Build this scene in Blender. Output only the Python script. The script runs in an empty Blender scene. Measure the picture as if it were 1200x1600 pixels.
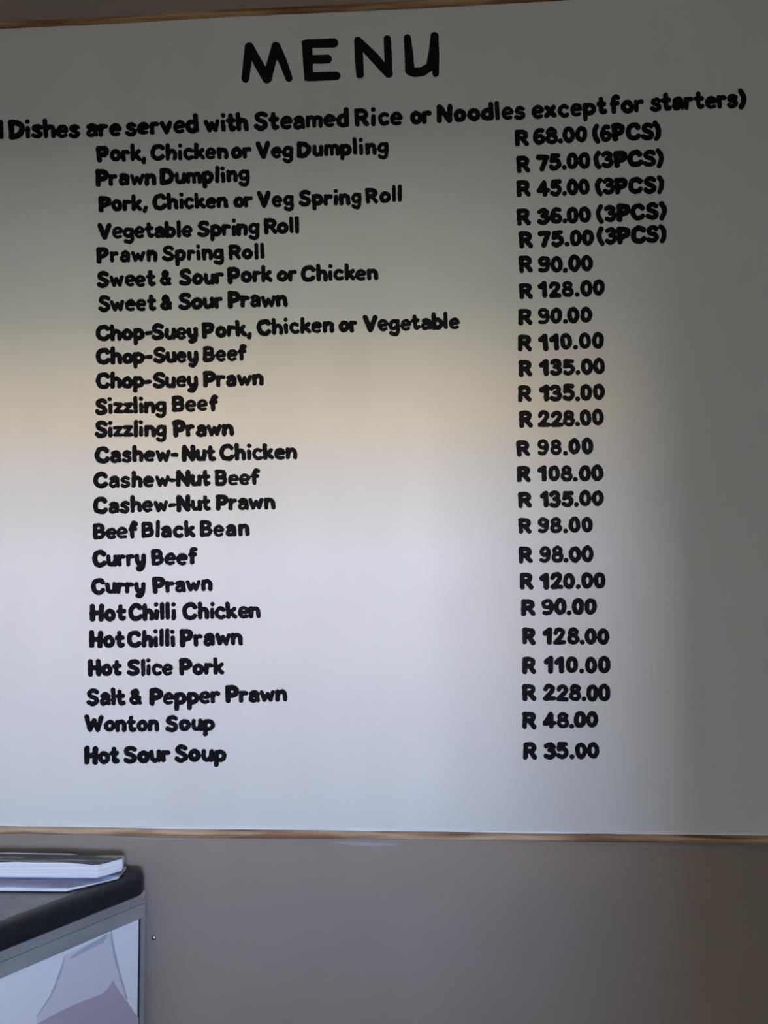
import bpy, bmesh, math, random
import numpy as np
from mathutils import Vector, Matrix
from mathutils.geometry import tessellate_polygon

random.seed(7)
rng = np.random.RandomState(11)
scene = bpy.context.scene
col = scene.collection

# ------------------------------------------------------------------ camera
EYE = 1.52                        # eye height of the photographer
WALL_Y = 1.15                     # the board wall is 1.15 m away
FOC = 1240.0                      # focal length for a 1200 x 1600 frame
yaw, pitch, roll = (math.radians(a) for a in (-3.4308, 3.8515, -0.4352))
fwd = Vector((math.sin(yaw) * math.cos(pitch), math.cos(yaw) * math.cos(pitch), math.sin(pitch)))
right0 = Vector((math.cos(yaw), -math.sin(yaw), 0))
up0 = right0.cross(fwd)
right = math.cos(roll) * right0 + math.sin(roll) * up0
up = -math.sin(roll) * right0 + math.cos(roll) * up0
cam_data = bpy.data.cameras.new('camera')
cam_data.sensor_fit = 'VERTICAL'
cam_data.sensor_height = 24.0
cam_data.lens = FOC * 24.0 / 1600.0
cam_data.clip_start = 0.02
cam = bpy.data.objects.new('camera', cam_data)
M = Matrix((right, up, -fwd)).transposed().to_4x4()
M.translation = Vector((0, 0, EYE))
cam.matrix_world = M
col.objects.link(cam)
scene.camera = cam

# ------------------------------------------------------------------ world, lights, exposure
scene.view_settings.view_transform = 'Standard'
scene.view_settings.look = 'None'
scene.view_settings.gamma = 1.0
scene.view_settings.use_curve_mapping = False
scene.view_settings.exposure = 0.0
world = bpy.data.worlds.new('world')
scene.world = world
world.use_nodes = True
world.node_tree.nodes['Background'].inputs[0].default_value = (0.55, 0.68, 1.0, 1)
world.node_tree.nodes['Background'].inputs[1].default_value = 0.6

SHOP_Y = -5.0                     # shop front far behind the photographer, with an added unseen window
WIN_X0, WIN_X1, WIN_Z0, WIN_Z1 = 1.33, 2.27, 0.95, 2.62
HATCH_Y = -0.55                   # added unseen partition behind the photographer; its hatch shapes the light patch
HATCH_X0, HATCH_X1, HATCH_Z0, HATCH_Z1 = -1.9, 0.642, 1.00, 1.845
CEIL = 3.0

def area(name, loc, rot, sx, sy, power, color):
    l = bpy.data.lights.new(name, 'AREA')
    l.shape = 'RECTANGLE'; l.size = sx; l.size_y = sy
    l.energy = power; l.color = color
    o = bpy.data.objects.new(name, l)
    o.location = loc; o.rotation_euler = rot
    col.objects.link(o)
    return o
# added lamps at the unseen window: cool upper zone, warm lower zone
SPLIT, LOW_SPLIT = 2.09, 1.70
xm = (WIN_X0 + WIN_X1) / 2
area('added_cool_light', (xm, SHOP_Y + 0.06, (SPLIT + WIN_Z1) / 2), (math.radians(90), 0, 0), WIN_X1 - WIN_X0, WIN_Z1 - SPLIT, 226, (0.36, 0.57, 1.0))
area('added_warm_light', (xm, SHOP_Y + 0.06, (SPLIT + LOW_SPLIT) / 2), (math.radians(90), 0, 0), WIN_X1 - WIN_X0, SPLIT - LOW_SPLIT, 184, (1.0, 0.78, 0.58))

area('added_low_light', (xm, SHOP_Y + 0.06, (LOW_SPLIT + WIN_Z0) / 2), (math.radians(90), 0, 0), WIN_X1 - WIN_X0, LOW_SPLIT - WIN_Z0, 132, (1.0, 0.98, 0.78))  # added weak low zone, softens the fade above the bright patch
# added unseen fill lamp, lifts the ambient light on the board
area('added_fill_light', (0.0, -0.30, CEIL - 0.02), (0, 0, 0), 1.2, 0.25, 2.7, (1.0, 0.97, 0.82))

# ------------------------------------------------------------------ helpers
def pixel_ray(px, py):
    return right * (px - 600) - up * (py - 800) + fwd * FOC
def on_wall(px, py, y):
    d = pixel_ray(px, py)
    d = d * (y / d.y)
    return d.x, d.z + EYE
def on_plane(px, py, p, n):
    d = pixel_ray(px, py); o = Vector((0, 0, EYE))
    return o + d * ((p - o).dot(n) / d.dot(n))

def link(name, me, mat=None, parent=None):
    o = bpy.data.objects.new(name, me)
    col.objects.link(o)
    if mat is not None:
        me.materials.append(mat)
    if parent is not None:
        o.parent = parent
    return o
def mesh_from(verts, faces, smooth=False):
    me = bpy.data.meshes.new('mesh')
    me.from_pydata([tuple(v) for v in verts], [], faces)
    bm = bmesh.new(); bm.from_mesh(me)
    bmesh.ops.recalc_face_normals(bm, faces=bm.faces)
    bm.to_mesh(me); bm.free()
    if smooth:
        for p in me.polygons: p.use_smooth = True
    me.update()
    return me
def box(name, x0, x1, y0, y1, z0, z1, mat, parent=None, bevel=0.0):
    bm = bmesh.new()
    bmesh.ops.create_cube(bm, size=1)
    for v in bm.verts:
        v.co = Vector((x0 + (v.co.x + .5) * (x1 - x0), y0 + (v.co.y + .5) * (y1 - y0), z0 + (v.co.z + .5) * (z1 - z0)))
    if bevel:
        bmesh.ops.bevel(bm, geom=bm.edges[:], offset=bevel, segments=2, affect='EDGES', profile=0.6)
    me = bpy.data.meshes.new('mesh'); bm.to_mesh(me); bm.free()
    return link(name, me, mat, parent)
def prism(pts, z0, z1):
    n = len(pts)
    v = [(x, y, z0) for x, y in pts] + [(x, y, z1) for x, y in pts]
    f = [list(range(n))[::-1], list(range(n, 2 * n))] + [[i, (i + 1) % n, n + (i + 1) % n, n + i] for i in range(n)]
    return mesh_from(v, f)
def empty(name, loc):
    o = bpy.data.objects.new(name, None)
    o.location = loc; o.empty_display_size = 0.1
    col.objects.link(o)
    return o
def tag(o, label=None, cat=None, kind=None, group=None):
    if label: o['label'] = label
    if cat: o['category'] = cat
    if kind: o['kind'] = kind
    if group: o['group'] = group
    return o
def reparent(o, parent):
    o.parent = parent
    o.matrix_parent_inverse = Matrix.Translation(-parent.location)
    return o

# ------------------------------------------------------------------ materials
def mat_base(name, color, rough=0.5, spec=0.5, metallic=0.0):
    m = bpy.data.materials.new(name); m.use_nodes = True
    b = m.node_tree.nodes['Principled BSDF']
    b.inputs['Base Color'].default_value = (*color, 1)
    b.inputs['Roughness'].default_value = rough
    b.inputs['Specular IOR Level'].default_value = spec
    b.inputs['Metallic'].default_value = metallic
    return m
def add_noise(m, color_a, color_b, scale=20, detail=4, stretch=(1, 1, 1), bump=0.0, bump_dist=0.001, lo=0.35, hi=0.65, bump_scale=None):
    nt = m.node_tree; b = nt.nodes['Principled BSDF']
    tc = nt.nodes.new('ShaderNodeTexCoord'); mp = nt.nodes.new('ShaderNodeMapping')
    mp.inputs['Scale'].default_value = stretch
    nt.links.new(tc.outputs['Object'], mp.inputs[0])
    no = nt.nodes.new('ShaderNodeTexNoise'); no.inputs['Scale'].default_value = scale; no.inputs['Detail'].default_value = detail
    nt.links.new(mp.outputs[0], no.inputs['Vector'])
    cr = nt.nodes.new('ShaderNodeValToRGB')
    cr.color_ramp.elements[0].position = lo; cr.color_ramp.elements[1].position = hi
    cr.color_ramp.elements[0].color = (*color_a, 1); cr.color_ramp.elements[1].color = (*color_b, 1)
    nt.links.new(no.outputs['Fac'], cr.inputs[0]); nt.links.new(cr.outputs[0], b.inputs['Base Color'])
    if bump:
        n2 = no
        if bump_scale:
            n2 = nt.nodes.new('ShaderNodeTexNoise'); n2.inputs['Scale'].default_value = bump_scale; n2.inputs['Detail'].default_value = 3
            nt.links.new(mp.outputs[0], n2.inputs['Vector'])
        bp = nt.nodes.new('ShaderNodeBump'); bp.inputs['Strength'].default_value = bump; bp.inputs['Distance'].default_value = bump_dist
        nt.links.new(n2.outputs['Fac'], bp.inputs['Height']); nt.links.new(bp.outputs[0], b.inputs['Normal'])
    return m
def wood_material(name, dark, mid, light):
    m = mat_base(name, mid, 0.55, 0.3)
    nt = m.node_tree; b = nt.nodes['Principled BSDF']
    tc = nt.nodes.new('ShaderNodeTexCoord'); mp = nt.nodes.new('ShaderNodeMapping')
    mp.inputs['Scale'].default_value = (3.2, 60, 110)
    nt.links.new(tc.outputs['Object'], mp.inputs[0])
    n1 = nt.nodes.new('ShaderNodeTexNoise'); n1.inputs['Scale'].default_value = 1.6; n1.inputs['Detail'].default_value = 5; n1.inputs['Distortion'].default_value = 0.7
    nt.links.new(mp.outputs[0], n1.inputs['Vector'])
    cr = nt.nodes.new('ShaderNodeValToRGB')
    e = cr.color_ramp.elements
    e[0].position = 0.30; e[0].color = (*dark, 1)
    e[1].position = 0.72; e[1].color = (*light, 1)
    k = e.new(0.45); k.color = (*mid, 1)
    nt.links.new(n1.outputs['Fac'], cr.inputs[0])
    mp2 = nt.nodes.new('ShaderNodeMapping'); mp2.inputs['Scale'].default_value = (7, 20, 60)
    nt.links.new(tc.outputs['Object'], mp2.inputs[0])
    n2 = nt.nodes.new('ShaderNodeTexNoise'); n2.inputs['Scale'].default_value = 1.0; n2.inputs['Detail'].default_value = 2
    nt.links.new(mp2.outputs[0], n2.inputs['Vector'])
    cr2 = nt.nodes.new('ShaderNodeValToRGB')
    cr2.color_ramp.elements[0].position = 0.38; cr2.color_ramp.elements[0].color = (0.50, 0.38, 0.31, 1)
    cr2.color_ramp.elements[1].position = 0.58; cr2.color_ramp.elements[1].color = (1, 1, 1, 1)
    nt.links.new(n2.outputs['Fac'], cr2.inputs[0])
    mx = nt.nodes.new('ShaderNodeMix'); mx.data_type = 'RGBA'; mx.blend_type = 'MULTIPLY'; mx.inputs[0].default_value = 1
    nt.links.new(cr.outputs[0], mx.inputs[6]); nt.links.new(cr2.outputs[0], mx.inputs[7])
    nt.links.new(mx.outputs[2], b.inputs['Base Color'])
    bp = nt.nodes.new('ShaderNodeBump'); bp.inputs['Strength'].default_value = 0.4; bp.inputs['Distance'].default_value = 0.0006
    nt.links.new(n1.outputs['Fac'], bp.inputs['Height']); nt.links.new(bp.outputs[0], b.inputs['Normal'])
    return m

m_wall = add_noise(mat_base('taupe_wall_paint', (.25, .24, .235), 0.55, 0.35), (.325, .265, .225), (.345, .281, .240), 6, 5, bump=0.25, bump_dist=0.0006, bump_scale=420)
m_white = add_noise(mat_base('white_wall_paint', (.72, .72, .70), 0.7, 0.3), (.66, .665, .64), (.70, .70, .675), 3, 3)
m_floor = add_noise(mat_base('floor_tiles', (.35, .34, .33), 0.4), (.30, .29, .28), (.36, .35, .34), 5, 4)
m_panel = add_noise(mat_base('white_board_enamel', (.74, .74, .73), 0.55, 0.2), (.715, .715, .708), (.75, .75, .742), 9, 5, stretch=(1, 1, .35), bump=0.18, bump_dist=0.0005, bump_scale=260)
m_paint = add_noise(mat_base('black_sign_paint', (.006, .006, .009), 0.6, 0.08), (.0045, .0045, .0065), (.008, .008, .012), 60, 3)
m_wood = wood_material('pine_beading', (.17, .08, .035), (.46, .26, .13), (.62, .41, .24))
m_wood2 = wood_material('weathered_pine_beading', (.22, .12, .07), (.54, .37, .24), (.70, .55, .41))
m_caulk = mat_base('white_caulk', (.85, .86, .88), 0.4)
m_smear = mat_base('pale_paint_smear', (.36, .35, .35), 0.6)
m_black = add_noise(mat_base('black_edge_band', (.012, .013, .016), 0.45, 0.5), (.010, .011, .014), (.018, .019, .023), 90, 3, bump=0.2, bump_dist=0.0003)
m_top = add_noise(mat_base('grey_laminate', (.12, .12, .125), 0.32, 0.5), (.19, .19, .195), (.25, .25, .255), 40, 4)
m_alu = add_noise(mat_base('aluminium', (.5, .5, .51), 0.42, 0.5, 0.25), (.34, .33, .33), (.44, .43, .43), 7, 4, stretch=(1, 1, 6))
m_alu2 = mat_base('bright_aluminium', (.55, .55, .57), 0.35, 0.5, 0.6)
m_seal = mat_base('black_gasket', (.01, .01, .014), 0.6)
m_lilac = mat_base('pale_lilac_panel', (.92, .88, .91), 0.3, 0.45)
m_print1 = mat_base('grey_lilac_print', (.76, .70, .75), 0.3, 0.45)
m_print2 = mat_base('mauve_print', (.50, .42, .49), 0.3, 0.45)
m_print3 = mat_base('slate_lilac_print', (.50, .48, .57), 0.3, 0.45)
m_body = mat_base('white_carcass', (.5, .5, .52), 0.5)
m_page = add_noise(mat_base('white_pages', (.8, .8, .84), 0.7, 0.2), (.70, .71, .80), (.88, .88, .92), 1.0, 4, stretch=(7, 7, 900), lo=.3, hi=.6)
m_steel = mat_base('steel', (.5, .5, .52), 0.35, 0.5, 0.9)
m_cover_dark = add_noise(mat_base('dark_printed_cover', (.05, .06, .06), 0.35), (.03, .035, .035), (.42, .44, .43), 3.4, 3, stretch=(3, 22, 1), lo=.47, hi=.60)
m_cover_blue = add_noise(mat_base('blue_printed_cover', (.3, .33, .5), 0.3), (.20, .20, .32), (.52, .56, .76), 3.0, 3, stretch=(3, 20, 1), lo=.36, hi=.62)
m_cover_back = mat_base('shadow_black_back_cover', (.02, .02, .024), 0.35)  # near black, also paints in the shadow gap under the lower magazine

# ------------------------------------------------------------------ the room
def struct(o): return tag(o, kind='structure')
XL, XR = -2.6, 2.6
wall_back = struct(box('wall_back', XL, XR, WALL_Y, WALL_Y + .12, 0, CEIL, m_wall))
struct(box('floor', XL, XR, SHOP_Y, WALL_Y, -.1, 0, m_floor))
struct(box('ceiling', XL, XR, SHOP_Y, WALL_Y, CEIL, CEIL + .1, m_white))
struct(box('wall_left', XL - .12, XL, SHOP_Y, WALL_Y, 0, CEIL, m_white))
struct(box('wall_right', XR, XR + .12, SHOP_Y, WALL_Y, 0, CEIL, m_white))

def wall_with_hole(name, y, t, x0, x1, z0, z1, mat):
    xs = [XL, x0, x1, XR]; zs = [0, z0, z1, CEIL]
    bm = bmesh.new()
    for (a, b, c, d) in ((XL, x0, 0, CEIL), (x1, XR, 0, CEIL), (x0, x1, 0, z0), (x0, x1, z1, CEIL)):
        r = bmesh.ops.create_cube(bm, size=1)
        for v in r['verts']:
            v.co = Vector((a + (v.co.x + .5) * (b - a), y - t / 2 + (v.co.y + .5) * t, c + (v.co.z + .5) * (d - c)))
    me = bpy.data.meshes.new('mesh'); bm.to_mesh(me); bm.free()
    return struct(link(name, me, mat))
wall_with_hole('added_partition_blocker', HATCH_Y, .12, HATCH_X0, HATCH_X1, HATCH_Z0, HATCH_Z1, m_white)  # added unseen blocker, its opening edges cut the light on the board
wall_with_hole('wall_front', SHOP_Y - .06, .12, WIN_X0, WIN_X1, WIN_Z0, WIN_Z1, m_white)
struct(box('added_screen_blocker', -1.0, 2.2, -1.98, -1.86, 0, 1.545, m_white))  # added unseen blocker, holds back the low warm light
win = struct(empty('added_window_1', ((WIN_X0 + WIN_X1) / 2, SHOP_Y - .06, WIN_Z0)))  # added unseen window to go with the added lamps
m_frame = mat_base('white_window_frame', (.6, .6, .6), .4)
m_glass = mat_base('window_glass', (.9, .95, .95), .02)
m_glass.node_tree.nodes['Principled BSDF'].inputs['Transmission Weight'].default_value = 1.0
for (a, b, c, d) in ((WIN_X0, WIN_X0 + .04, WIN_Z0, WIN_Z1), (WIN_X1 - .04, WIN_X1, WIN_Z0, WIN_Z1),
                     (WIN_X0 + .04, WIN_X1 - .04, WIN_Z0, WIN_Z0 + .04), (WIN_X0 + .04, WIN_X1 - .04, WIN_Z1 - .04, WIN_Z1)):
    reparent(box('window_frame', a, b, SHOP_Y - .09, SHOP_Y - .03, c, d, m_frame), win)
reparent(box('pane', WIN_X0 + .04, WIN_X1 - .04, SHOP_Y - .065, SHOP_Y - .055, WIN_Z0 + .04, WIN_Z1 - .04, m_glass), win)

# ------------------------------------------------------------------ menu board
PANEL_T = 0.009
FACE_Y = WALL_Y - PANEL_T
BX0, _ = on_wall(-150, 700, WALL_Y); BX1, _ = on_wall(1268, 700, WALL_Y)
_, BZ1 = on_wall(300, 31, FACE_Y)
_, BZ0 = on_wall(600, 1297.5, FACE_Y)
board = empty('menu_board', ((BX0 + BX1) / 2, WALL_Y, BZ0 - .014))
tag(board, 'large white menu board with black hand-painted lettering and thin wooden edging on the wall', 'menu board')
reparent(box('panel', BX0, BX1, FACE_Y, WALL_Y, BZ0 - .004, BZ1 + .004, m_panel), board)

def beading(name, p0, p1, out, width, depth, mat, seed):
    """half-round timber bead from p0 to p1 (x,z on the wall), growing towards 'out'"""
    r = random.Random(seed)
    p0 = Vector((p0[0], 0, p0[1])); p1 = Vector((p1[0], 0, p1[1]))
    o = Vector((out[0], 0, out[1]))
    prof = [(0, 0), (0, .55), (.08, .82), (.25, .97), (.5, 1.0), (.75, .95), (.93, .78), (1, .5), (1, 0)]
    n = 60; verts = []; faces = []
    for i in range(n + 1):
        t = i / n
        wob = .0007 * math.sin(t * 17 + seed) + r.uniform(-.00035, .00035)
        wd = width * (1 + .05 * math.sin(t * 9 + seed * 2)) + r.uniform(-.0003, .0003)
        c = p0.lerp(p1, t)
        for (a, b) in prof:
            q = c + o * (a * wd + wob)
            verts.append((q.x, WALL_Y - b * depth, q.z))
    m = len(prof)
    for i in range(n):
        for j in range(m - 1):
            faces.append([i * m + j, i * m + j + 1, (i + 1) * m + j + 1, (i + 1) * m + j])
    faces.append(list(range(m))[::-1]); faces.append([n * m + j for j in range(m)])
    return reparent(link(name, mesh_from(verts, faces, True), mat), board)
STW, STD = .0130, .0125
beading('frame_strip', (BX0 - STW, BZ1), (BX1 + STW, BZ1), (0, 1), STW, STD, m_wood, 1)
beading('frame_strip', (BX0 - STW, BZ0), (BX1 + STW, BZ0), (0, -1), STW, STD, m_wood2, 2)
beading('frame_strip', (BX0, BZ0), (BX0, BZ1), (-1, 0), STW, STD, m_wood, 3)
beading('frame_strip', (BX1, BZ0), (BX1, BZ1), (1, 0), STW, STD, m_wood, 4)
# bead of white filler where the panel meets the bottom strip
v = []; f = []
n = 70
for i in range(n + 1):
    x = BX0 + (BX1 - BX0) * i / n
    h = .0022 + .0008 * math.sin(i * .9) + rng.uniform(-.0004, .0004)
    v += [(x, FACE_Y, BZ0 + h), (x, FACE_Y - .0018, BZ0 + h * .5), (x, FACE_Y - .0022, BZ0)]
for i in range(n):
    for j in range(2):
        f.append([3 * i + j, 3 * i + j + 1, 3 * i + j + 4, 3 * i + j + 3])
reparent(link('filler_bead', mesh_from(v, f), m_caulk), board)

# ---- the sign painter's alphabet: centre lines of the strokes, cap height 1
# each stroke: 's' smooth curve or 'l' straight polyline
XH = 0.64
FONT = {
 'A': (.72, ['l 0,0 .36,1 .72,0', 'l .16,.32 .56,.32']),
 'B': (.60, ['l 0,0 0,1', 's 0,1 .34,1 .52,.90 .52,.66 .34,.54 0,.53', 's .3,.53 .54,.46 .60,.26 .48,.05 .28,0 0,0']),
 'C': (.76, ['s .74,.84 .60,.99 .36,1.01 .12,.87 0,.52 .08,.16 .32,-.01 .60,.01 .76,.16']),
 'D': (.70, ['l 0,0 0,1', 's 0,1 .36,.97 .62,.80 .70,.52 .60,.2 .34,.03 0,0']),
 'H': (.66, ['l .03,0 0,1', 'l .66,1 .63,0', 'l 0,.48 .66,.50']),
 'N': (.72, ['l 0,0 .02,1', 'l .02,1 .68,.02', 'l .68,.02 .72,1']),
 'P': (.60, ['l .02,0 0,1', 's 0,1 .34,1 .56,.90 .60,.68 .46,.48 .22,.42 .02,.42']),
 'R': (.68, ['l .02,0 .02,1', 's .02,1 .36,1 .60,.90 .62,.68 .46,.50 .06,.47', 'l .34,.47 .68,0']),
 'S': (.64, ['s .62,.90 .46,1.02 .20,1.0 .05,.82 .14,.61 .42,.47 .60,.31 .58,.10 .38,-.02 .16,-.01 0,.10']),
 'V': (.72, ['l 0,1 .36,0 .72,1']),
 'W': (1.10, ['l 0,1 .26,0 .55,.74 .82,0 1.10,1']),
 'a': (.54, ['s .05,.58 .20,.69 .38,.68 .52,.55 .54,.30 .54,-.02', 's .50,.36 .26,.37 .05,.26 .02,.08 .15,-.04 .34,.0 .52,.14']),
 'b': (.54, ['l 0,1.08 0,0', 's 0,.40 .14,.62 .36,.62 .54,.42 .52,.16 .34,0 .12,.02 0,.16']),
 'c': (.50, ['s .49,.60 .36,.68 .16,.64 .02,.44 .02,.20 .18,.0 .36,-.03 .50,.04']),
 'd': (.54, ['l .54,1.08 .54,0', 's .54,.40 .40,.62 .18,.62 0,.42 .02,.16 .20,0 .42,.02 .54,.16']),
 'e': (.58, ['s .08,.34 .32,.34 .57,.37 .52,.58 .32,.69 .10,.59 .00,.34 .07,.08 .28,-.04 .50,.02']),
 'f': (.40, ['s .40,1.02 .26,1.08 .16,.96 .14,.7 .14,0', 'l 0,.60 .36,.62']),
 'g': (.54, ['s .50,.50 .36,.65 .14,.61 0,.38 .06,.14 .26,.06 .48,.18', 's .54,.64 .54,.2 .52,-.24 .38,-.44 .16,-.42 .02,-.32']),
 'h': (.52, ['l 0,1.08 0,0', 's 0,.36 .14,.58 .34,.63 .49,.50 .52,.26 .52,0']),
 'i': (.10, ['l .05,.56 .05,0', 'd .05,1.06']),
 'k': (.50, ['l 0,1.08 0,0', 'l .46,.64 .04,.28', 'l .16,.36 .50,0']),
 'l': (.10, ['l .05,1.10 .05,0']),
 'm': (.84, ['l 0,.64 0,0', 's 0,.40 .12,.60 .28,.62 .40,.48 .42,0', 's .42,.42 .54,.60 .70,.62 .82,.48 .84,0']),
 'n': (.52, ['l 0,.64 0,0', 's 0,.36 .14,.58 .34,.63 .49,.50 .52,.26 .52,0']),
 'o': (.54, ['s .27,.64 .06,.52 0,.30 .08,.08 .27,0 .46,.08 .54,.30 .48,.52 .27,.64']),
 'p': (.54, ['l 0,.62 0,-.42', 's 0,.40 .14,.62 .36,.62 .54,.42 .52,.16 .34,0 .12,.02 0,.16']),
 'r': (.36, ['l 0,.64 0,0', 's 0,.34 .08,.54 .22,.63 .36,.60']),
 's': (.50, ['s .49,.60 .33,.70 .13,.66 .05,.50 .19,.38 .39,.28 .48,.12 .34,-.04 .13,-.04 0,.05']),
 't': (.40, ['s .16,1.0 .15,.5 .16,.16 .26,0 .40,.06', 'l 0,.62 .38,.64']),
 'u': (.52, ['s 0,.64 0,.28 .06,.06 .24,0 .42,.10 .52,.30', 'l .52,.64 .52,0']),
 'v': (.54, ['l 0,.64 .26,0 .54,.64']),
 'w': (.82, ['l 0,.64 .20,0 .41,.50 .62,0 .82,.64']),
 'x': (.50, ['l 0,.64 .50,0', 'l .50,.64 0,0']),
 'y': (.52, ['s 0,.64 .02,.26 .12,.06 .30,.04 .50,.2', 's .52,.64 .50,.1 .40,-.28 .22,-.42 .06,-.36']),
 'z': (.46, ['l 0,.62 .46,.62 0,.02 .46,.02']),
 '&': (.62, ['s .62,0 .40,.30 .16,.62 .12,.86 .28,1 .44,.88 .40,.66 .16,.48 0,.28 .08,.06 .30,0 .50,.16 .60,.42']),
 '0': (.56, ['s .28,1 .08,.86 0,.5 .08,.14 .28,0 .48,.14 .56,.5 .48,.86 .28,1']),
 '1': (.34, ['l 0,.74 .30,1 .30,0', 'l .04,.76 .28,.84']),
 '2': (.62, ['s .02,.78 .14,.98 .36,1.02 .56,.86 .50,.60 .28,.30 .02,.0', 'l .02,.0 .62,.0']),
 '3': (.58, ['s .02,.90 .20,1.02 .42,1.0 .54,.82 .44,.63 .26,.55', 's .26,.55 .50,.47 .58,.25 .44,.02 .20,-.03 0,.07']),
 '4': (.68, ['l .46,1 0,.28 .68,.30', 'l .48,.9 .46,0']),
 '5': (.60, ['l .56,1 .10,1 .06,.58', 's .06,.58 .32,.64 .56,.48 .58,.22 .40,.0 .16,-.02 0,.08']),
 '6': (.60, ['s .52,.98 .28,1 .07,.74 0,.36 .10,.06 .30,-.02 .53,.07 .60,.30 .47,.50 .26,.52 .07,.38']),
 '7': (.58, ['l 0,1 .58,.98 .22,0']),
 '8': (.60, ['s .30,.54 .09,.66 .07,.88 .30,1.02 .53,.88 .51,.66 .30,.54 .06,.42 0,.18 .14,0 .30,-.03 .46,0 .60,.18 .54,.42 .30,.54']),
 '9': (.60, ['s .54,.68 .34,.48 .11,.54 .01,.78 .14,.98 .34,1.03 .54,.90 .60,.52 .50,.12 .26,-.02 .03,.05']),
 '.': (.0, ['d 0,.0']),
 ',': (.08, ['l .08,.02 0,-.26']),
 '-': (.30, ['l 0,.38 .30,.40']),
 '(': (.20, ['s .20,1.08 .04,.8 0,.5 .06,.14 .20,-.12']),
 ')': (.20, ['s 0,1.08 .16,.8 .20,.5 .14,.14 0,-.12']),
}
def smooth(pts, per=6):
    p = [np.array(q) for q in pts]
    closed = np.allclose(p[0], p[-1])
    ext = ([p[-2]] + p + [p[1]]) if closed else ([2 * p[0] - p[1]] + p + [2 * p[-1] - p[-2]])
    out = []
    for i in range(1, len(ext) - 2):
        a, b, c, d = ext[i - 1:i + 3]
        for k in range(per):
            t = k / per
            out.append(.5 * (2 * b + (c - a) * t + (2 * a - 5 * b + 4 * c - d) * t * t + (3 * b - a - 3 * c + d) * t ** 3))
    out.append(p[-1])
    return out
PARSED = {}
for ch, (w, ss) in FONT.items():
    st = []
    for s in ss:
        parts = s.split()
        pts = [tuple(float(q) for q in pt.split(',')) for pt in parts[1:]]
        st.append((parts[0], pts))
    PARSED[ch] = (w, st)

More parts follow.
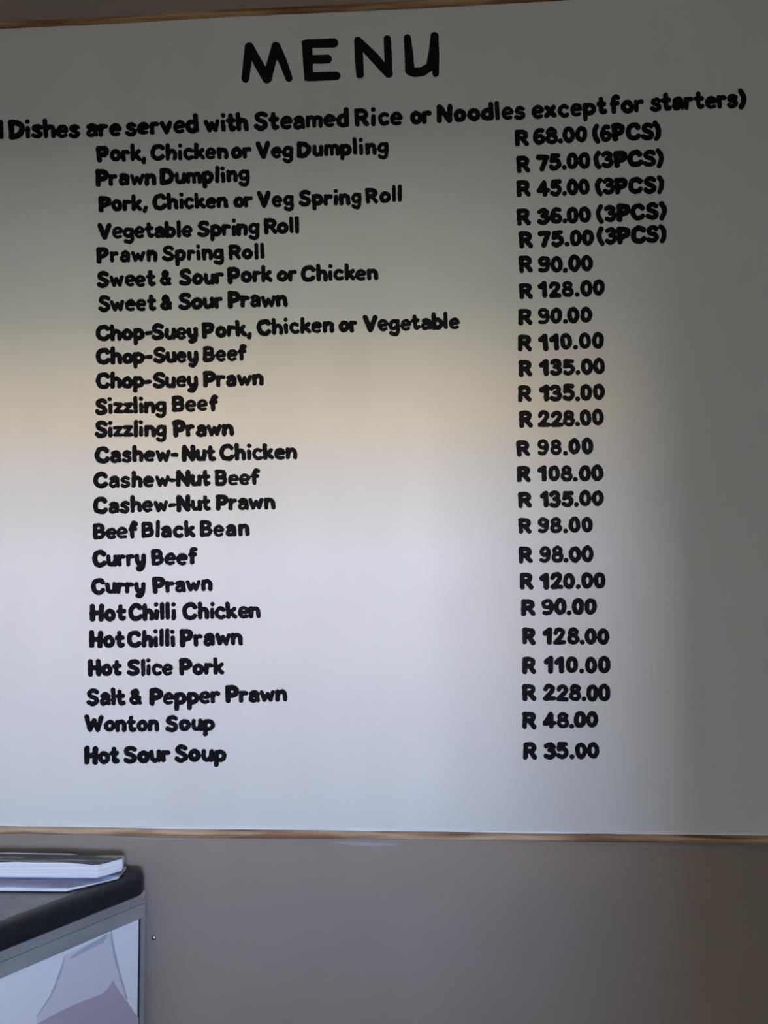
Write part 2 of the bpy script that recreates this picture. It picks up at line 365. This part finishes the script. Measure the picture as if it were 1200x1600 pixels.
WEIGHT = {'S': .94, 'C': 1.02, 'c': .84, 'i': .90, 'l': .90, 'r': .90, 'u': .92, 't': .92, 'f': .92, 'e': .73, 'a': .80, 's': .82, 'g': .84, 'z': .80, 'w': .86, 'm': .88, 'k': .92, '&': .84, 'B': .90, 'R': .93, 'W': .98,
          '0': .91, '1': 1.06, '2': .91, '3': .92, '4': .90, '5': .90, '6': .84, '7': 1.04, '8': .80, '9': .80, '.': .95, ',': .92, '-': .90, '(': 1.0, ')': 1.0}
STEP = 0.62
class Sheet:
    """signed distance field of one painted line, in layout units"""
    def __init__(self, x0, x1, y0, y1):
        self.x = np.arange(x0, x1, STEP); self.y = np.arange(y0, y1, STEP)
        self.d = np.full((len(self.y), len(self.x)), 9.0)
        g = np.random.RandomState(int(abs(x0 * 7 + y0 * 13)) % 99991)
        X, Y = np.meshgrid(self.x, self.y)
        self.n = np.zeros_like(self.d)
        for lam, amp in ((9., .17), (5.5, .12), (3.6, .07)):
            for k in range(3):
                a = g.uniform(0, 6.28); ph = g.uniform(0, 6.28); l = lam * g.uniform(.85, 1.2)
                self.n += amp * .58 * np.sin((X * math.cos(a) + Y * math.sin(a)) * 6.283 / l + ph)
    def stroke(self, pts, radii):
        pts = np.array(pts, float); R = max(radii) + 2
        i0 = max(0, int((pts[:, 0].min() - R - self.x[0]) / STEP)); i1 = int((pts[:, 0].max() + R - self.x[0]) / STEP) + 2
        j0 = max(0, int((pts[:, 1].min() - R - self.y[0]) / STEP)); j1 = int((pts[:, 1].max() + R - self.y[0]) / STEP) + 2
        X, Y = np.meshgrid(self.x[i0:i1], self.y[j0:j1])
        if X.size == 0: return
        sub = self.d[j0:j1, i0:i1]
        if len(pts) == 1:
            np.minimum(sub, np.hypot(X - pts[0, 0], Y - pts[0, 1]) - radii[0], out=sub); return
        for k in range(len(pts) - 1):
            a, b = pts[k], pts[k + 1]; ab = b - a; L = ab @ ab + 1e-9
            t = np.clip(((X - a[0]) * ab[0] + (Y - a[1]) * ab[1]) / L, 0, 1)
            np.minimum(sub, np.hypot(X - a[0] - t * ab[0], Y - a[1] - t * ab[1]) - (radii[k] + (radii[k + 1] - radii[k]) * t), out=sub)
    def poly(self, pts):
        """filled polygon (square-cornered letters)"""
        X, Y = np.meshgrid(self.x, self.y); ins = np.zeros(X.shape, bool); dist = np.full(X.shape, 99.)
        n = len(pts)
        for k in range(n):
            a = np.array(pts[k]); b = np.array(pts[(k + 1) % n]); ab = b - a; L = ab @ ab + 1e-9
            t = np.clip(((X - a[0]) * ab[0] + (Y - a[1]) * ab[1]) / L, 0, 1)
            dist = np.minimum(dist, np.hypot(X - a[0] - t * ab[0], Y - a[1] - t * ab[1]))
            cond = (a[1] > Y) != (b[1] > Y)
            with np.errstate(divide='ignore', invalid='ignore'):
                xi = (b[0] - a[0]) * (Y - a[1]) / (b[1] - a[1]) + a[0]
            ins ^= cond & (X < xi)
        self.d = np.minimum(self.d, np.where(ins, -dist, dist))
    def contours(self, rough=1.0):
        D = self.d + self.n * rough
        D[0, :] = D[-1, :] = 9; D[:, 0] = D[:, -1] = 9
        S = D < 0
        nxt = {}
        cells = np.argwhere(~((S[:-1, :-1] == S[1:, :-1]) & (S[:-1, :-1] == S[:-1, 1:]) & (S[:-1, :-1] == S[1:, 1:])))
        pt = {}
        def vert(j, i, horiz):
            key = (j, i, horiz)
            if key not in pt:
                if horiz: a, b = D[j, i], D[j, i + 1]
                else: a, b = D[j, i], D[j + 1, i]
                t = a / (a - b); t = min(max(t, .03), .97)
                pt[key] = (self.x[i] + (STEP * t if horiz else 0), self.y[j] + (0 if horiz else STEP * t))
            return key
        for j, i in cells:
            j = int(j); i = int(i)
            c = (S[j, i], S[j, i + 1], S[j + 1, i + 1], S[j + 1, i])
            e = ((j, i, True), (j, i + 1, False), (j + 1, i, True), (j, i, False))
            # walk around the cell: an edge from outside to inside starts, inside to outside ends
            ent = [k for k in range(4) if not c[k] and c[(k + 1) % 4]]
            ex = [k for k in range(4) if c[k] and not c[(k + 1) % 4]]
            for k in ex:
                # inside region before this exit; it began at the nearest earlier entry
                best = min(ent, key=lambda q: (k - q) % 4)
                nxt[vert(*e[k])] = vert(*e[best])
        loops = []
        while nxt:
            s = next(iter(nxt)); loop = [s]; cur = nxt.pop(s)
            while cur != s and cur in nxt:
                loop.append(cur); cur = nxt.pop(cur)
            P = np.array([pt[k] for k in loop])
            if len(P) >= 6:
                Q = (np.roll(P, 1, 0) + 2 * P + np.roll(P, -1, 0)) / 4
                x, y = Q[:, 0], Q[:, 1]
                A = .5 * np.sum(x * np.roll(y, -1) - np.roll(x, -1) * y)
                if abs(A) > 1.2: loops.append((A, Q))
        return loops
def inside(p, poly):
    x, y = p; n = len(poly); r = False; j = n - 1
    for i in range(n):
        xi, yi = poly[i]; xj, yj = poly[j]
        if (yi > y) != (yj > y) and x < (xj - xi) * (y - yi) / (yj - yi) + xi: r = not r
        j = i
    return r
FILM = 0.0005
def paint_mesh(sheet, rough=1.0):
    loops = sheet.contours(rough)
    big = max(loops, key=lambda l: abs(l[0]))
    sg = 1 if big[0] > 0 else -1
    outer = [l for l in loops if l[0] * sg > 0]; holes = [l for l in loops if l[0] * sg < 0]
    verts = []; faces = []
    groups = [[o[1]] for o in outer]
    for h in holes:
        for k, o in enumerate(outer):
            if inside(h[1][0], o[1]): groups[k].append(h[1]); break
    for g in groups:
        polys = [[Vector((p[0], -p[1], 0)) for p in lp] for lp in g]
        tris = tessellate_polygon(polys)
        base = len(verts)
        flat = [p for lp in g for p in lp]
        N = len(flat)
        w = [on_wall(p[0], p[1], FACE_Y) for p in flat]
        verts += [(a, FACE_Y - FILM, b) for a, b in w] + [(a, FACE_Y, b) for a, b in w]
        for t in tris: faces.append([base + q for q in t])
        off = 0
        for lp in g:
            n = len(lp)
            for i in range(n):
                a, b = base + off + i, base + off + (i + 1) % n
                faces.append([a, b, b + N, a + N])
            off += n
    return mesh_from(verts, faces)

def paint_line(words, base, cap, weight=.142, rough=1.0):
    """words: (text, x0, x1); base: baseline points; cap: letter height"""
    bx = [b[0] for b in base]; by = [b[1] for b in base]
    def yb(x):
        if x < bx[0]: return by[0] + (x - bx[0]) * (by[1] - by[0]) / (bx[1] - bx[0])
        if x > bx[-1]: return by[-1] + (x - bx[-1]) * (by[-1] - by[-2]) / (bx[-1] - bx[-2])
        return float(np.interp(x, bx, by))
    xa = min(w[1] for w in words) - 6; xb = max(w[2] for w in words) + 6
    sh = Sheet(xa, xb, min(by) - cap * 1.35 - 4, max(by) + cap * .6 + 4)
    slope = (by[-1] - by[0]) / (bx[-1] - bx[0])
    for text, x0, x1 in words:
        r0 = cap * weight; S = cap - 2 * r0
        rads = [r0 * WEIGHT.get(c, 1.08 if c.isupper() else .96) for c in text]
        gap = -cap * .012
        fixed = sum(2 * r for r in rads) + gap * (len(text) - 1)
        W = sum(PARSED[c][0] for c in text)
        k = (x1 - x0 - fixed) / max(W, .01) if W > 0 else S
        kmin = S * .80
        for _ in range(8):                            # crowded words are painted with a thinner brush
            if k >= kmin: break
            rads = [r * .97 for r in rads]
            fixed = sum(2 * r for r in rads) + gap * (len(text) - 1)
            k = (x1 - x0 - fixed) / max(W, .01)
        if k < kmin:                                  # crowded letters run into one another
            gap -= (kmin - k) * W / max(1, len(text) - 1); k = kmin
        if k > S * 1.12:                              # loose letters stand apart
            gap += (k - S * 1.12) * W / max(1, len(text) - 1); k = S * 1.12
        x = x0
        for c, r in zip(text, rads):
            w, st = PARSED[c]
            jx, jy = rng.uniform(-.35, .35), rng.uniform(-.5, .5)
            rot = rng.uniform(-.03, .03) + slope
            sc = 1 + rng.uniform(-.035, .035)
            cx = x + r; cyb = yb(cx + w * k / 2) + jy
            for kind, pts in st:
                q = [(a + rng.uniform(-.022, .022), b + rng.uniform(-.022, .022)) for a, b in pts]
                if kind == 's' and np.allclose(pts[0], pts[-1]): q[-1] = q[0]
                if kind == 's': q = smooth(q, 5)
                dx = (w * k) / 2
                out = []
                for a, b in q:
                    lx = a * k - dx; ly = r0 + b * S * sc
                    out.append((cx + dx + jx + lx * math.cos(rot) + ly * math.sin(rot), cyb - ly * math.cos(rot) + lx * math.sin(rot)))
                if kind == 'd':
                    sh.stroke(out, [r * 1.02]); continue
                n = len(out); a0, a1 = rng.uniform(.93, 1.08), rng.uniform(.93, 1.08)
                sh.stroke(out, [r * (a0 + (a1 - a0) * i / (n - 1)) for i in range(n)])
            x += w * k + 2 * r + gap
    return paint_mesh(sh, rough)

def lettering(name, me, label):
    o = reparent(link(name, me, m_paint), board)
    o['label'] = label
    return o

# heading, drawn stroke by stroke
def mp(x, y): return (360 + x / 3.3333, 30 + y / 3.3333)
sh = Sheet(368, 700, 40, 142)
def hs(pts, r): sh.stroke([mp(*p) for p in pts], [q / 3.3333 for q in (r if isinstance(r, (list, tuple)) else [r] * len(pts))])
hs([(78, 312), (88, 225), (98, 146)], [20, 22, 23]); hs([(98, 146), (145, 230), (191, 310)], [24, 24, 25]); hs([(191, 310), (214, 225), (237, 142)], [25, 23, 23]); hs([(237, 142), (275, 225), (305, 308)], [24, 22, 19])
sh.poly([mp(*p) for p in ((371, 114), (424, 104), (428, 180), (432, 312), (386, 324), (378, 220))])
hs([(395, 128), (470, 126), (538, 124)], [22, 23, 24]); hs([(405, 210), (460, 210), (506, 208)], [23, 23, 23]); hs([(408, 301), (480, 298), (551, 296)], [23, 23, 22])
hs([(664, 112), (670, 200), (675, 290)], [20, 22, 20]); hs([(664, 112), (745, 195), (824, 284)], [20, 25, 22]); hs([(817, 103), (821, 190), (825, 288)], [19, 20, 18])
hs([(922, 98), (930, 190), (935, 268)], [19, 23, 25]); hs([(935, 268), (960, 278), (1000, 274), (1040, 248)], [25, 24, 24, 22]); hs([(1063, 88), (1056, 170), (1040, 248)], [21, 23, 22]); hs([(1063, 88), (1068, 190), (1069, 284)], [21, 20, 17])
lettering('heading_lettering', paint_mesh(sh, .6), 'large black heading MENU')

sub = [('(All', -62, 6.5), ('Dishes', 14, 126), ('are', 135, 190.5), ('served', 196, 311), ('with', 319.5, 389), ('Steamed', 397, 546), ('Rice', 554, 630), ('or', 640.5, 675.5), ('Noodles', 682.5, 822), ('except', 830.5, 949), ('for', 952.5, 1007), ('starters)', 1015.5, 1167)]
lettering('subtitle_lettering', paint_line(sub, [(-60, 220), (14, 217.5), (120, 215.5), (190, 213.5), (300, 208), (400, 204.5), (545, 199), (630, 196), (690, 192), (820, 187), (945, 180), (1010, 175.5), (1140, 169.5)], 29.0, .14), 'black line (All Dishes are served with Steamed Rice or Noodles except for starters)')

dishes = [
 ([('Pork,', 151, 229.5), ('Chicken', 235, 357), ('or', 361.5, 393), ('Veg', 400, 458.5), ('Dumpling', 464.5, 607)], [(151, 253.5), (465, 247), (600, 241)], 26),
 ([('Prawn', 149.5, 244.5), ('Dumpling', 249.5, 390.5)], [(150, 292), (250, 290), (385, 284.5)], 26.5),
 ([('Pork,', 154, 231), ('Chicken', 238, 356.5), ('or', 364.5, 395.5), ('Veg', 401.5, 460), ('Spring', 467, 565), ('Roll', 571, 629.5)], [(154, 332), (240, 328.5), (400, 324.5), (570, 319.5), (629, 315.5)], 25.5),
 ([('Vegetable', 153, 301.5), ('Spring', 308.5, 405.5), ('Roll', 412.5, 468.5)], [(153, 374.5), (310, 371), (468, 365)], 26),
 ([('Prawn', 151.5, 246), ('Spring', 253.5, 350.5), ('Roll', 357, 414.5)], [(151, 411), (255, 409), (414, 405.5)], 25),
 ([('Sweet', 152, 243.5), ('&', 249.5, 271), ('Sour', 280, 349.5), ('Pork', 355.5, 425.5), ('or', 432, 465), ('Chicken', 470.5, 591)], [(152, 449.5), (280, 447), (432, 441), (590, 438.5)], 26),
 ([('Sweet', 153, 244.5), ('&', 250.5, 270.5), ('Sour', 279, 349.5), ('Prawn', 355.5, 450)], [(153, 488.5), (280, 485), (450, 479.5)], 26.5),
 ([('Chop', 150, 226.5), ('-', 226, 239), ('Suey', 237, 310.5), ('Pork,', 315.5, 394.5), ('Chicken', 401, 522.5), ('or', 529, 560), ('Vegetable', 567.5, 719)], [(150, 533.5), (310, 530), (400, 525), (560, 519), (719, 514.5)], 26),
 ([('Chop', 150, 226.5), ('-', 226, 240), ('Suey', 239.5, 310.5), ('Beef', 317.5, 386.5)], [(150, 570.5), (320, 566.5), (386, 564.5)], 26),
 ([('Chop', 150, 226), ('-', 225, 240), ('Suey', 238.5, 310), ('Prawn', 317, 412.5)], [(150, 608), (320, 606), (412, 602.5)], 26),
 ([('Sizzling', 148, 261), ('Beef', 269, 342)], [(148, 649), (270, 645), (342, 643)], 26.5),
 ([('Sizzling', 148, 261), ('Prawn', 270, 365.5)], [(148, 684), (270, 683.5), (365, 681.5)], 26.5),
 ([('Cashew', 148, 267), ('-', 266, 282), ('Nut', 284, 337.5), ('Chicken', 343, 465)], [(148, 724), (300, 721.5), (465, 718.5)], 26.5),
 ([('Cashew', 146.5, 265.5), ('-', 264, 275), ('Nut', 274.5, 329.5), ('Beef', 336.5, 406.5)], [(147, 763.5), (300, 761), (406, 758.5)], 26),
 ([('Cashew', 145.5, 264), ('-', 263, 276), ('Nut', 276, 330), ('Prawn', 336.5, 430.5)], [(146, 803), (300, 799.5), (430, 796)], 26),
 ([('Beef', 146, 216), ('Black', 222, 305.5), ('Bean', 312.5, 390)], [(146, 844), (222, 841.5), (390, 838)], 26.5),
 ([('Curry', 144, 228.5), ('Beef', 236.5, 310)], [(144, 887), (236, 885), (310, 882.5)], 27),
 ([('Curry', 142.5, 227.5), ('Prawn', 238, 332.5)], [(142, 929), (238, 928), (332, 923.5)], 26),
 ([('Hot', 139.5, 197.5), ('Chilli', 200.5, 276), ('Chicken', 284.5, 408)], [(139, 972), (280, 969), (408, 966.5)], 27.5),
 ([('Hot', 138.5, 195), ('Chilli', 199, 274.5), ('Prawn', 281, 379.5)], [(138, 1013), (280, 1011), (380, 1009)], 27.5),
 ([('Hot', 137, 190.5), ('Slice', 198.5, 271), ('Pork', 280, 351)], [(137, 1057), (270, 1056), (351, 1054.5)], 26.5),
 ([('Salt', 135, 197), ('&', 202.5, 223), ('Pepper', 233, 344.5), ('Prawn', 352.5, 449)], [(135, 1103.5), (230, 1102.5), (350, 1099.5), (449, 1096.5)], 27.5),
 ([('Wonton', 131.5, 249.5), ('Soup', 258, 336.5)], [(131, 1144.5), (250, 1143.5), (336, 1142)], 26.5),
 ([('Hot', 131.5, 187.5), ('Sour', 193.5, 267), ('Soup', 272.5, 354)], [(131, 1194.5), (260, 1192), (354, 1190.5)], 28),
]
for words, base, cap in dishes:
    txt = ' '.join(w[0] for w in words).replace(' - ', '-')
    lettering('dish_lettering', paint_line(words, base, cap), 'black painted line ' + txt)
prices = [
 ([('R', 804.5, 830), ('68.00', 833, 919), ('(6PCS)', 926, 1034.5)], [(805, 231), (835, 227), (915, 223), (1030, 219)], 27.5),
 ([('R', 807, 831), ('75.00', 838, 922.5), ('(3PCS)', 928, 1038)], [(807, 271.5), (838, 268.5), (915, 264), (1035, 260)], 27),
 ([('R', 808, 831), ('45.00', 839, 922.5), ('(3PCS)', 929.5, 1038)], [(808, 309), (840, 308), (915, 305.5), (1035, 301.5)], 26.5),
 ([('R', 807.5, 832), ('36.00', 840, 924), ('(3PCS)', 932, 1042)], [(808, 353), (840, 352), (920, 348.5), (1035, 343)], 27),
 ([('R', 811, 834), ('75.00', 841, 929), ('(3PCS)', 933, 1042.5)], [(811, 389.5), (845, 387.5), (925, 383.5), (1035, 379)], 27),
 ([('R', 811, 833), ('90.00', 840, 927.5)], [(811, 427.5), (927, 425)], 27.5),
 ([('R', 811, 834), ('128.00', 841, 945.5)], [(811, 467.5), (945, 462.5)], 26.5),
 ([('R', 809.5, 832.5), ('90.00', 840.5, 925.5)], [(810, 508.5), (925, 505)], 27),
 ([('R', 809.5, 832.5), ('110.00', 842, 944)], [(810, 550), (944, 545)], 27),
 ([('R', 810.5, 833), ('135.00', 842.5, 946)], [(810, 589.5), (946, 585)], 26.5),
 ([('R', 809.5, 832.5), ('135.00', 842.5, 945.5)], [(810, 628.5), (945, 626)], 27),
 ([('R', 811, 833), ('228.00', 840, 944)], [(811, 669.5), (944, 665)], 26.5),
 ([('R', 807.5, 830), ('98.00', 839.5, 927)], [(808, 714), (927, 710)], 26),
 ([('R', 808, 831), ('108.00', 839.5, 943)], [(808, 753.5), (943, 752)], 26.5),
 ([('R', 809.5, 832.5), ('135.00', 842.5, 943)], [(810, 794), (943, 791.5)], 26.5),
 ([('R', 810, 832.5), ('98.00', 840, 927)], [(810, 834.5), (927, 832.5)], 26),
 ([('R', 810.5, 833), ('98.00', 842, 927.5)], [(810, 880.5), (927, 879)], 27),
 ([('R', 812.5, 834), ('120.00', 843, 947)], [(812, 921.5), (947, 920.5)], 27),
 ([('R', 814.5, 838), ('90.00', 846, 932.5)], [(814, 962.5), (932, 961.5)], 27.5),
 ([('R', 815.5, 837), ('128.00', 848, 952.5)], [(815, 1007.5), (952, 1007.5)], 27.5),
 ([('R', 815.5, 837.5), ('110.00', 849, 954)], [(815, 1053), (954, 1052.5)], 27.5),
 ([('R', 815.5, 839), ('228.00', 848, 954)], [(815, 1095.5), (954, 1096.5)], 27.5),
 ([('R', 815.5, 839), ('48.00', 848, 935.5)], [(815, 1139.5), (935, 1137.5)], 27.5),
 ([('R', 817, 839.5), ('35.00', 849, 937)], [(817, 1187), (937, 1186)], 27.5),
]
for words, base, cap in prices:
    lettering('price_lettering', paint_line(words, base, cap, .150), 'black painted price ' + ' '.join(w[0] for w in words))

# ------------------------------------------------------------------ counter
TOP_Z = EYE - .4206
P0 = Vector((-.3855, 1.122))
U = Vector((-.5458, -.8379)); NRM = Vector((.8379, -.5458))
LEN = 1.3
def corner(s, e):
    t = (.5458 * s + e) / .8379
    return P0 - NRM * s + U * t
def foot(s, e):
    c = corner(s, e); a = P0 - NRM * s + U * LEN
    return [(c.x, c.y), (a.x, a.y), (a.x - .5, a.y), (-1.75, P0.y - e)]
counter = empty('service_counter', (-.95, .7, 0))
tag(counter, 'service counter with black-edged grey top and pale lilac printed front panel, lower left', 'counter')
def part(name, me, mat, parent=None):
    o = link(name, me, mat)
    if parent is None: return reparent(o, counter)
    o.parent = parent
    o.matrix_parent_inverse = parent.matrix_basis.inverted() if False else Matrix.Identity(4)
    o.matrix_parent_inverse = Matrix.Identity(4)
    return o
part('worktop', prism(foot(.020, .020), TOP_Z - .0285, TOP_Z - .0004), m_top)
# black rounded edge band swept along front and wall end
RR = .020
prof = [(.0199, .0000), (.013, .0008), (.007, .0004), (.0030, -.0012), (.0009, -.0040), (0, -.008), (0, -.0240), (.0012, -.0270), (.004, -.0287), (.0199, -.0287)]
c = corner(RR, RR)
th0 = math.atan2(NRM.y, NRM.x); th1 = math.pi / 2
path = []
a = P0 - NRM * RR + U * LEN
for k in range(11): path.append((a.lerp(c, k / 10), th0))
for k in range(1, 12): path.append((c, th0 + (th1 - th0) * k / 12))
e = Vector((-1.75, P0.y - RR))
for k in range(11): path.append((c.lerp(e, k / 10), th1))
v = []; f = []; m = len(prof)
for (q, th) in path:
    for (o_, z_) in prof:
        v.append((q.x + math.cos(th) * (RR - o_), q.y + math.sin(th) * (RR - o_), TOP_Z + z_))
for i in range(len(path) - 1):
    for j in range(m - 1):
        f.append([i * m + j, i * m + j + 1, (i + 1) * m + j + 1, (i + 1) * m + j])
part('edge_band', mesh_from(v, f, True), m_black)
SB = .0150                                     # the front stands back under the edge
ZS0 = TOP_Z - .0287
ZP = ZS0 - .035
part('cabinet_body', prism(foot(SB + .010, .012), .08, ZS0 + .0002), m_body)
part('plinth', prism(foot(SB + .06, .03), 0, .08), m_black)
def front_slab(s0, s1, t0, t1, z0, z1):
    """slab on the counter front between setbacks s0 < s1, from t0 to t1 along it"""
    A = P0 - NRM * s0; B = P0 - NRM * s1
    q = [A + U * t0, A + U * t1, B + U * t1, B + U * t0]
    return prism([(p.x, p.y) for p in q], z0, z1)
te = (.5458 * SB + .004) / .8379               # right-hand end of the front
part('upper_rail', front_slab(SB - .0015, SB + .0105, te, LEN, ZS0 - .0165, ZS0), m_alu)
part('lower_rail', front_slab(SB - .0030, SB + .0105, te, LEN, ZP, ZS0 - .0168), m_alu)
part('corner_post', front_slab(SB - .0018, SB + .0105, te - .001, te + .0055, .08, ZP), m_alu2)
part('gasket', front_slab(SB + .001, SB + .0105, te + .0055, te + .0090, .08, ZP), m_seal)
panel = part('front_panel', front_slab(SB, SB + .0100, te + .0090, LEN, .10, ZP), m_lilac)
# flat print on the panel, laid out on its plane
N3 = Vector((NRM.x, NRM.y, 0)); PP = P0 - NRM * SB
PP3 = Vector((PP.x, PP.y, 1.0))
def cp(x, y): return (x / 4.6154, 1400 + y / 4.6154)
def print_shape(name, pts, mat, lift):
    w = [on_plane(*cp(*p), PP3, N3) for p in pts]
    n = len(w)
    tri = tessellate_polygon([[Vector((p[0], -p[1], 0)) for p in pts]])
    v = [p + N3 * lift for p in w] + [p.copy() for p in w]
    f = [list(t) for t in tri] + [[i, (i + 1) % n, n + (i + 1) % n, n + i] for i in range(n)]
    o = link(name, mesh_from(v, f), mat)
    o.parent = panel
    o.matrix_parent_inverse = Matrix.Identity(4)
    return o
def ribbon(center, widths):
    L = []; R = []
    for i, (p, w) in enumerate(zip(center, widths)):
        a = Vector(center[max(0, i - 1)]); b = Vector(center[min(len(center) - 1, i + 1)])
        d = (b - a).normalized(); nn = Vector((-d.y, d.x))
        L.append(tuple(Vector(p) + nn * w / 2)); R.append(tuple(Vector(p) - nn * w / 2))
    return L + R[::-1]
arc2 = smooth([(462, 440), (452, 490), (425, 575), (365, 720), (262, 872)], 4)
arc3 = smooth([(800, 235), (806, 300), (828, 430), (868, 580), (915, 745)], 4)
def w_(n, a, b, c_): return [a + (b - a) * (i / (n - 1)) * 2 if i < n / 2 else b + (c_ - b) * ((i / (n - 1)) * 2 - 1) for i in range(n)]
print_shape('printed_field', [tuple(p) for p in arc2] + [(262, 930), (150, 1250), (1050, 1250), (985, 900)] + [tuple(p) for p in arc3[::-1]] + [(800, 268), (470, 425)], m_print1, .00010)
print_shape('printed_leaf', [(498, 455), (545, 412), (610, 366), (690, 322), (778, 268), (768, 305), (745, 340), (690, 362), (600, 408), (545, 440)], m_print3, .00025)
print_shape('printed_stroke', ribbon([tuple(p) for p in arc2], w_(len(arc2), 6, 17, 8)), m_print3, .00025)
print_shape('printed_stroke', ribbon([tuple(p) for p in arc3], w_(len(arc3), 5, 20, 12)), m_print3, .00025)
print_shape('printed_petal', [(815, 608), (838, 655), (885, 720), (945, 805), (998, 880), (998, 1250), (40, 1250), (160, 985), (285, 912), (395, 850), (500, 800), (620, 750), (740, 702), (782, 660)], m_print2, .00025)
def screw(parent, p, n, r, name='screw'):
    bm = bmesh.new()
    bmesh.ops.create_uvsphere(bm, u_segments=16, v_segments=8, radius=r)
    q = Vector((0, 0, 1)).rotation_difference(n)
    for vv in bm.verts:
        vv.co = q @ Vector((vv.co.x, vv.co.y, max(vv.co.z, -.2 * r) * .55)) + p
    me = bpy.data.meshes.new('mesh'); bm.to_mesh(me); bm.free()
    for pl in me.polygons: pl.use_smooth = True
    o = link(name, me, m_steel)
    return reparent(o, parent) if parent else o
pr = PP3 + N3 * .0016
screw(counter, on_plane(203, 1414.5, pr, N3), N3, .0022)
screw(counter, on_plane(226.5, 1409.5, pr, N3), N3, .0018)

# ------------------------------------------------------------------ magazines on the counter
def magazine(name, foot_pts, z0, thick, sag, cover_t, mats, label, cover_over):
    """foot_pts: plan outline (front left, front corner, right, back right, back left)"""
    root = empty(name, ((foot_pts[0][0] + foot_pts[1][0]) / 2, (foot_pts[0][1] + foot_pts[-1][1]) / 2, z0))
    tag(root, label, 'magazine')
    yb0 = min(p[1] for p in foot_pts); yb1 = max(p[1] for p in foot_pts)
    def dens(pts, n=14):
        out = []
        for i in range(len(pts)):
            a = Vector(pts[i]); b = Vector(pts[(i + 1) % len(pts)])
            for k in range(n): out.append(a.lerp(b, k / n))
        return out
    def height(x, y, frac):
        w = .0012 * math.sin(x * 34 + 1.0) + .0008 * math.sin(x * 71 + y * 40)
        s = sag * max(0.0, (y - yb0) / (yb1 - yb0)) ** 1.3
        return (thick - s + w) * frac
    cen = Vector((sum(p[0] for p in foot_pts) / len(foot_pts), sum(p[1] for p in foot_pts) / len(foot_pts)))
    def slab(nm, fr0, fr1, off0, off1, grow, mat, wave=True):
        ring = dens(foot_pts)
        ring = [cen + (p - cen) * (1 + grow) for p in ring]
        layers = 5 if nm == 'page_block' else 2
        v = []; f = []
        n = len(ring)
        for L in range(layers):
            t = L / (layers - 1)
            for i, p in enumerate(ring):
                h = height(p.x, p.y, fr0 + (fr1 - fr0) * t) + off0 + (off1 - off0) * t
                b = .0012 * math.sin(t * math.pi) if nm == 'page_block' else 0
                d = (p - cen).normalized()
                v.append((p.x + d.x * b, p.y + d.y * b, z0 + h))
        # inner grid for the wavy top and bottom: fan through rows joined front to back
        for L in range(layers - 1):
            for i in range(n):
                f.append([L * n + i, L * n + (i + 1) % n, (L + 1) * n + (i + 1) % n, (L + 1) * n + i])
        base = [Vector((p.x, p.y, 0)) for p in ring]
        for L in (0, layers - 1):
            for t in tessellate_polygon([base]): f.append([L * n + q for q in t])
        return reparent(link(nm, mesh_from(v, f), mat), root)
    slab('back_cover', 0, 0, 0, cover_t, cover_over, mats[2])
    slab('page_block', 0, 1, cover_t + .0001, -cover_t - .0001, 0, mats[1])
    slab('front_cover', 1, 1, -cover_t, 0, cover_over, mats[0])
    return root
magazine('magazine', [(-.98, 1.022), (-.478, 1.0335), (-.4275, 1.0765), (-.430, 1.108), (-.98, 1.110)], TOP_Z + .0006, .0056, .0, .0010,
         (m_cover_blue, m_page, m_cover_back), 'blue-covered magazine lying flat on the counter under the thicker one', .006)
magazine('magazine', [(-.96, 1.054), (-.451, 1.0640), (-.4275, 1.0890), (-.430, 1.102), (-.96, 1.104)], TOP_Z + .0074, .0200, .0035, .0006,
         (m_cover_dark, m_page, m_cover_blue), 'thick magazine with dark cover and white page edges, topmost on the counter', .006)

# ------------------------------------------------------------------ small marks on the wall
sx, sz = on_wall(240, 1465.5, WALL_Y)
s = screw(None, Vector((sx, WALL_Y - .0002, sz)), Vector((0, -1, 0)), .0034, 'wall_screw')
tag(s, 'small screw head left in the grey wall beside the counter', 'screw')
def smear(pts, label):
    v = [(on_wall(*p, WALL_Y)[0], WALL_Y - .0004, on_wall(*p, WALL_Y)[1]) for p in pts]
    v += [(a, WALL_Y, b) for a, _, b in v]
    n = len(pts)
    tri = tessellate_polygon([[Vector((p[0], -p[1], 0)) for p in pts]])
    f = [list(t) for t in tri] + [[i, (i + 1) % n, n + (i + 1) % n, n + i] for i in range(n)]
    o = link('paint_smear', mesh_from(v, f), m_smear, wall_back)
    o['label'] = label
smear([(518, 1316), (545, 1315), (590, 1316.5), (628, 1318), (612, 1321), (580, 1323), (552, 1321)], 'pale paint smear under the bottom strip')
smear([(190, 1309.5), (230, 1309), (290, 1310.5), (288, 1312), (235, 1311.5)], 'thin pale paint streak')
smear([(985, 1322), (1040, 1321.5), (1105, 1323), (1095, 1325), (1030, 1324)], 'thin pale paint streak')
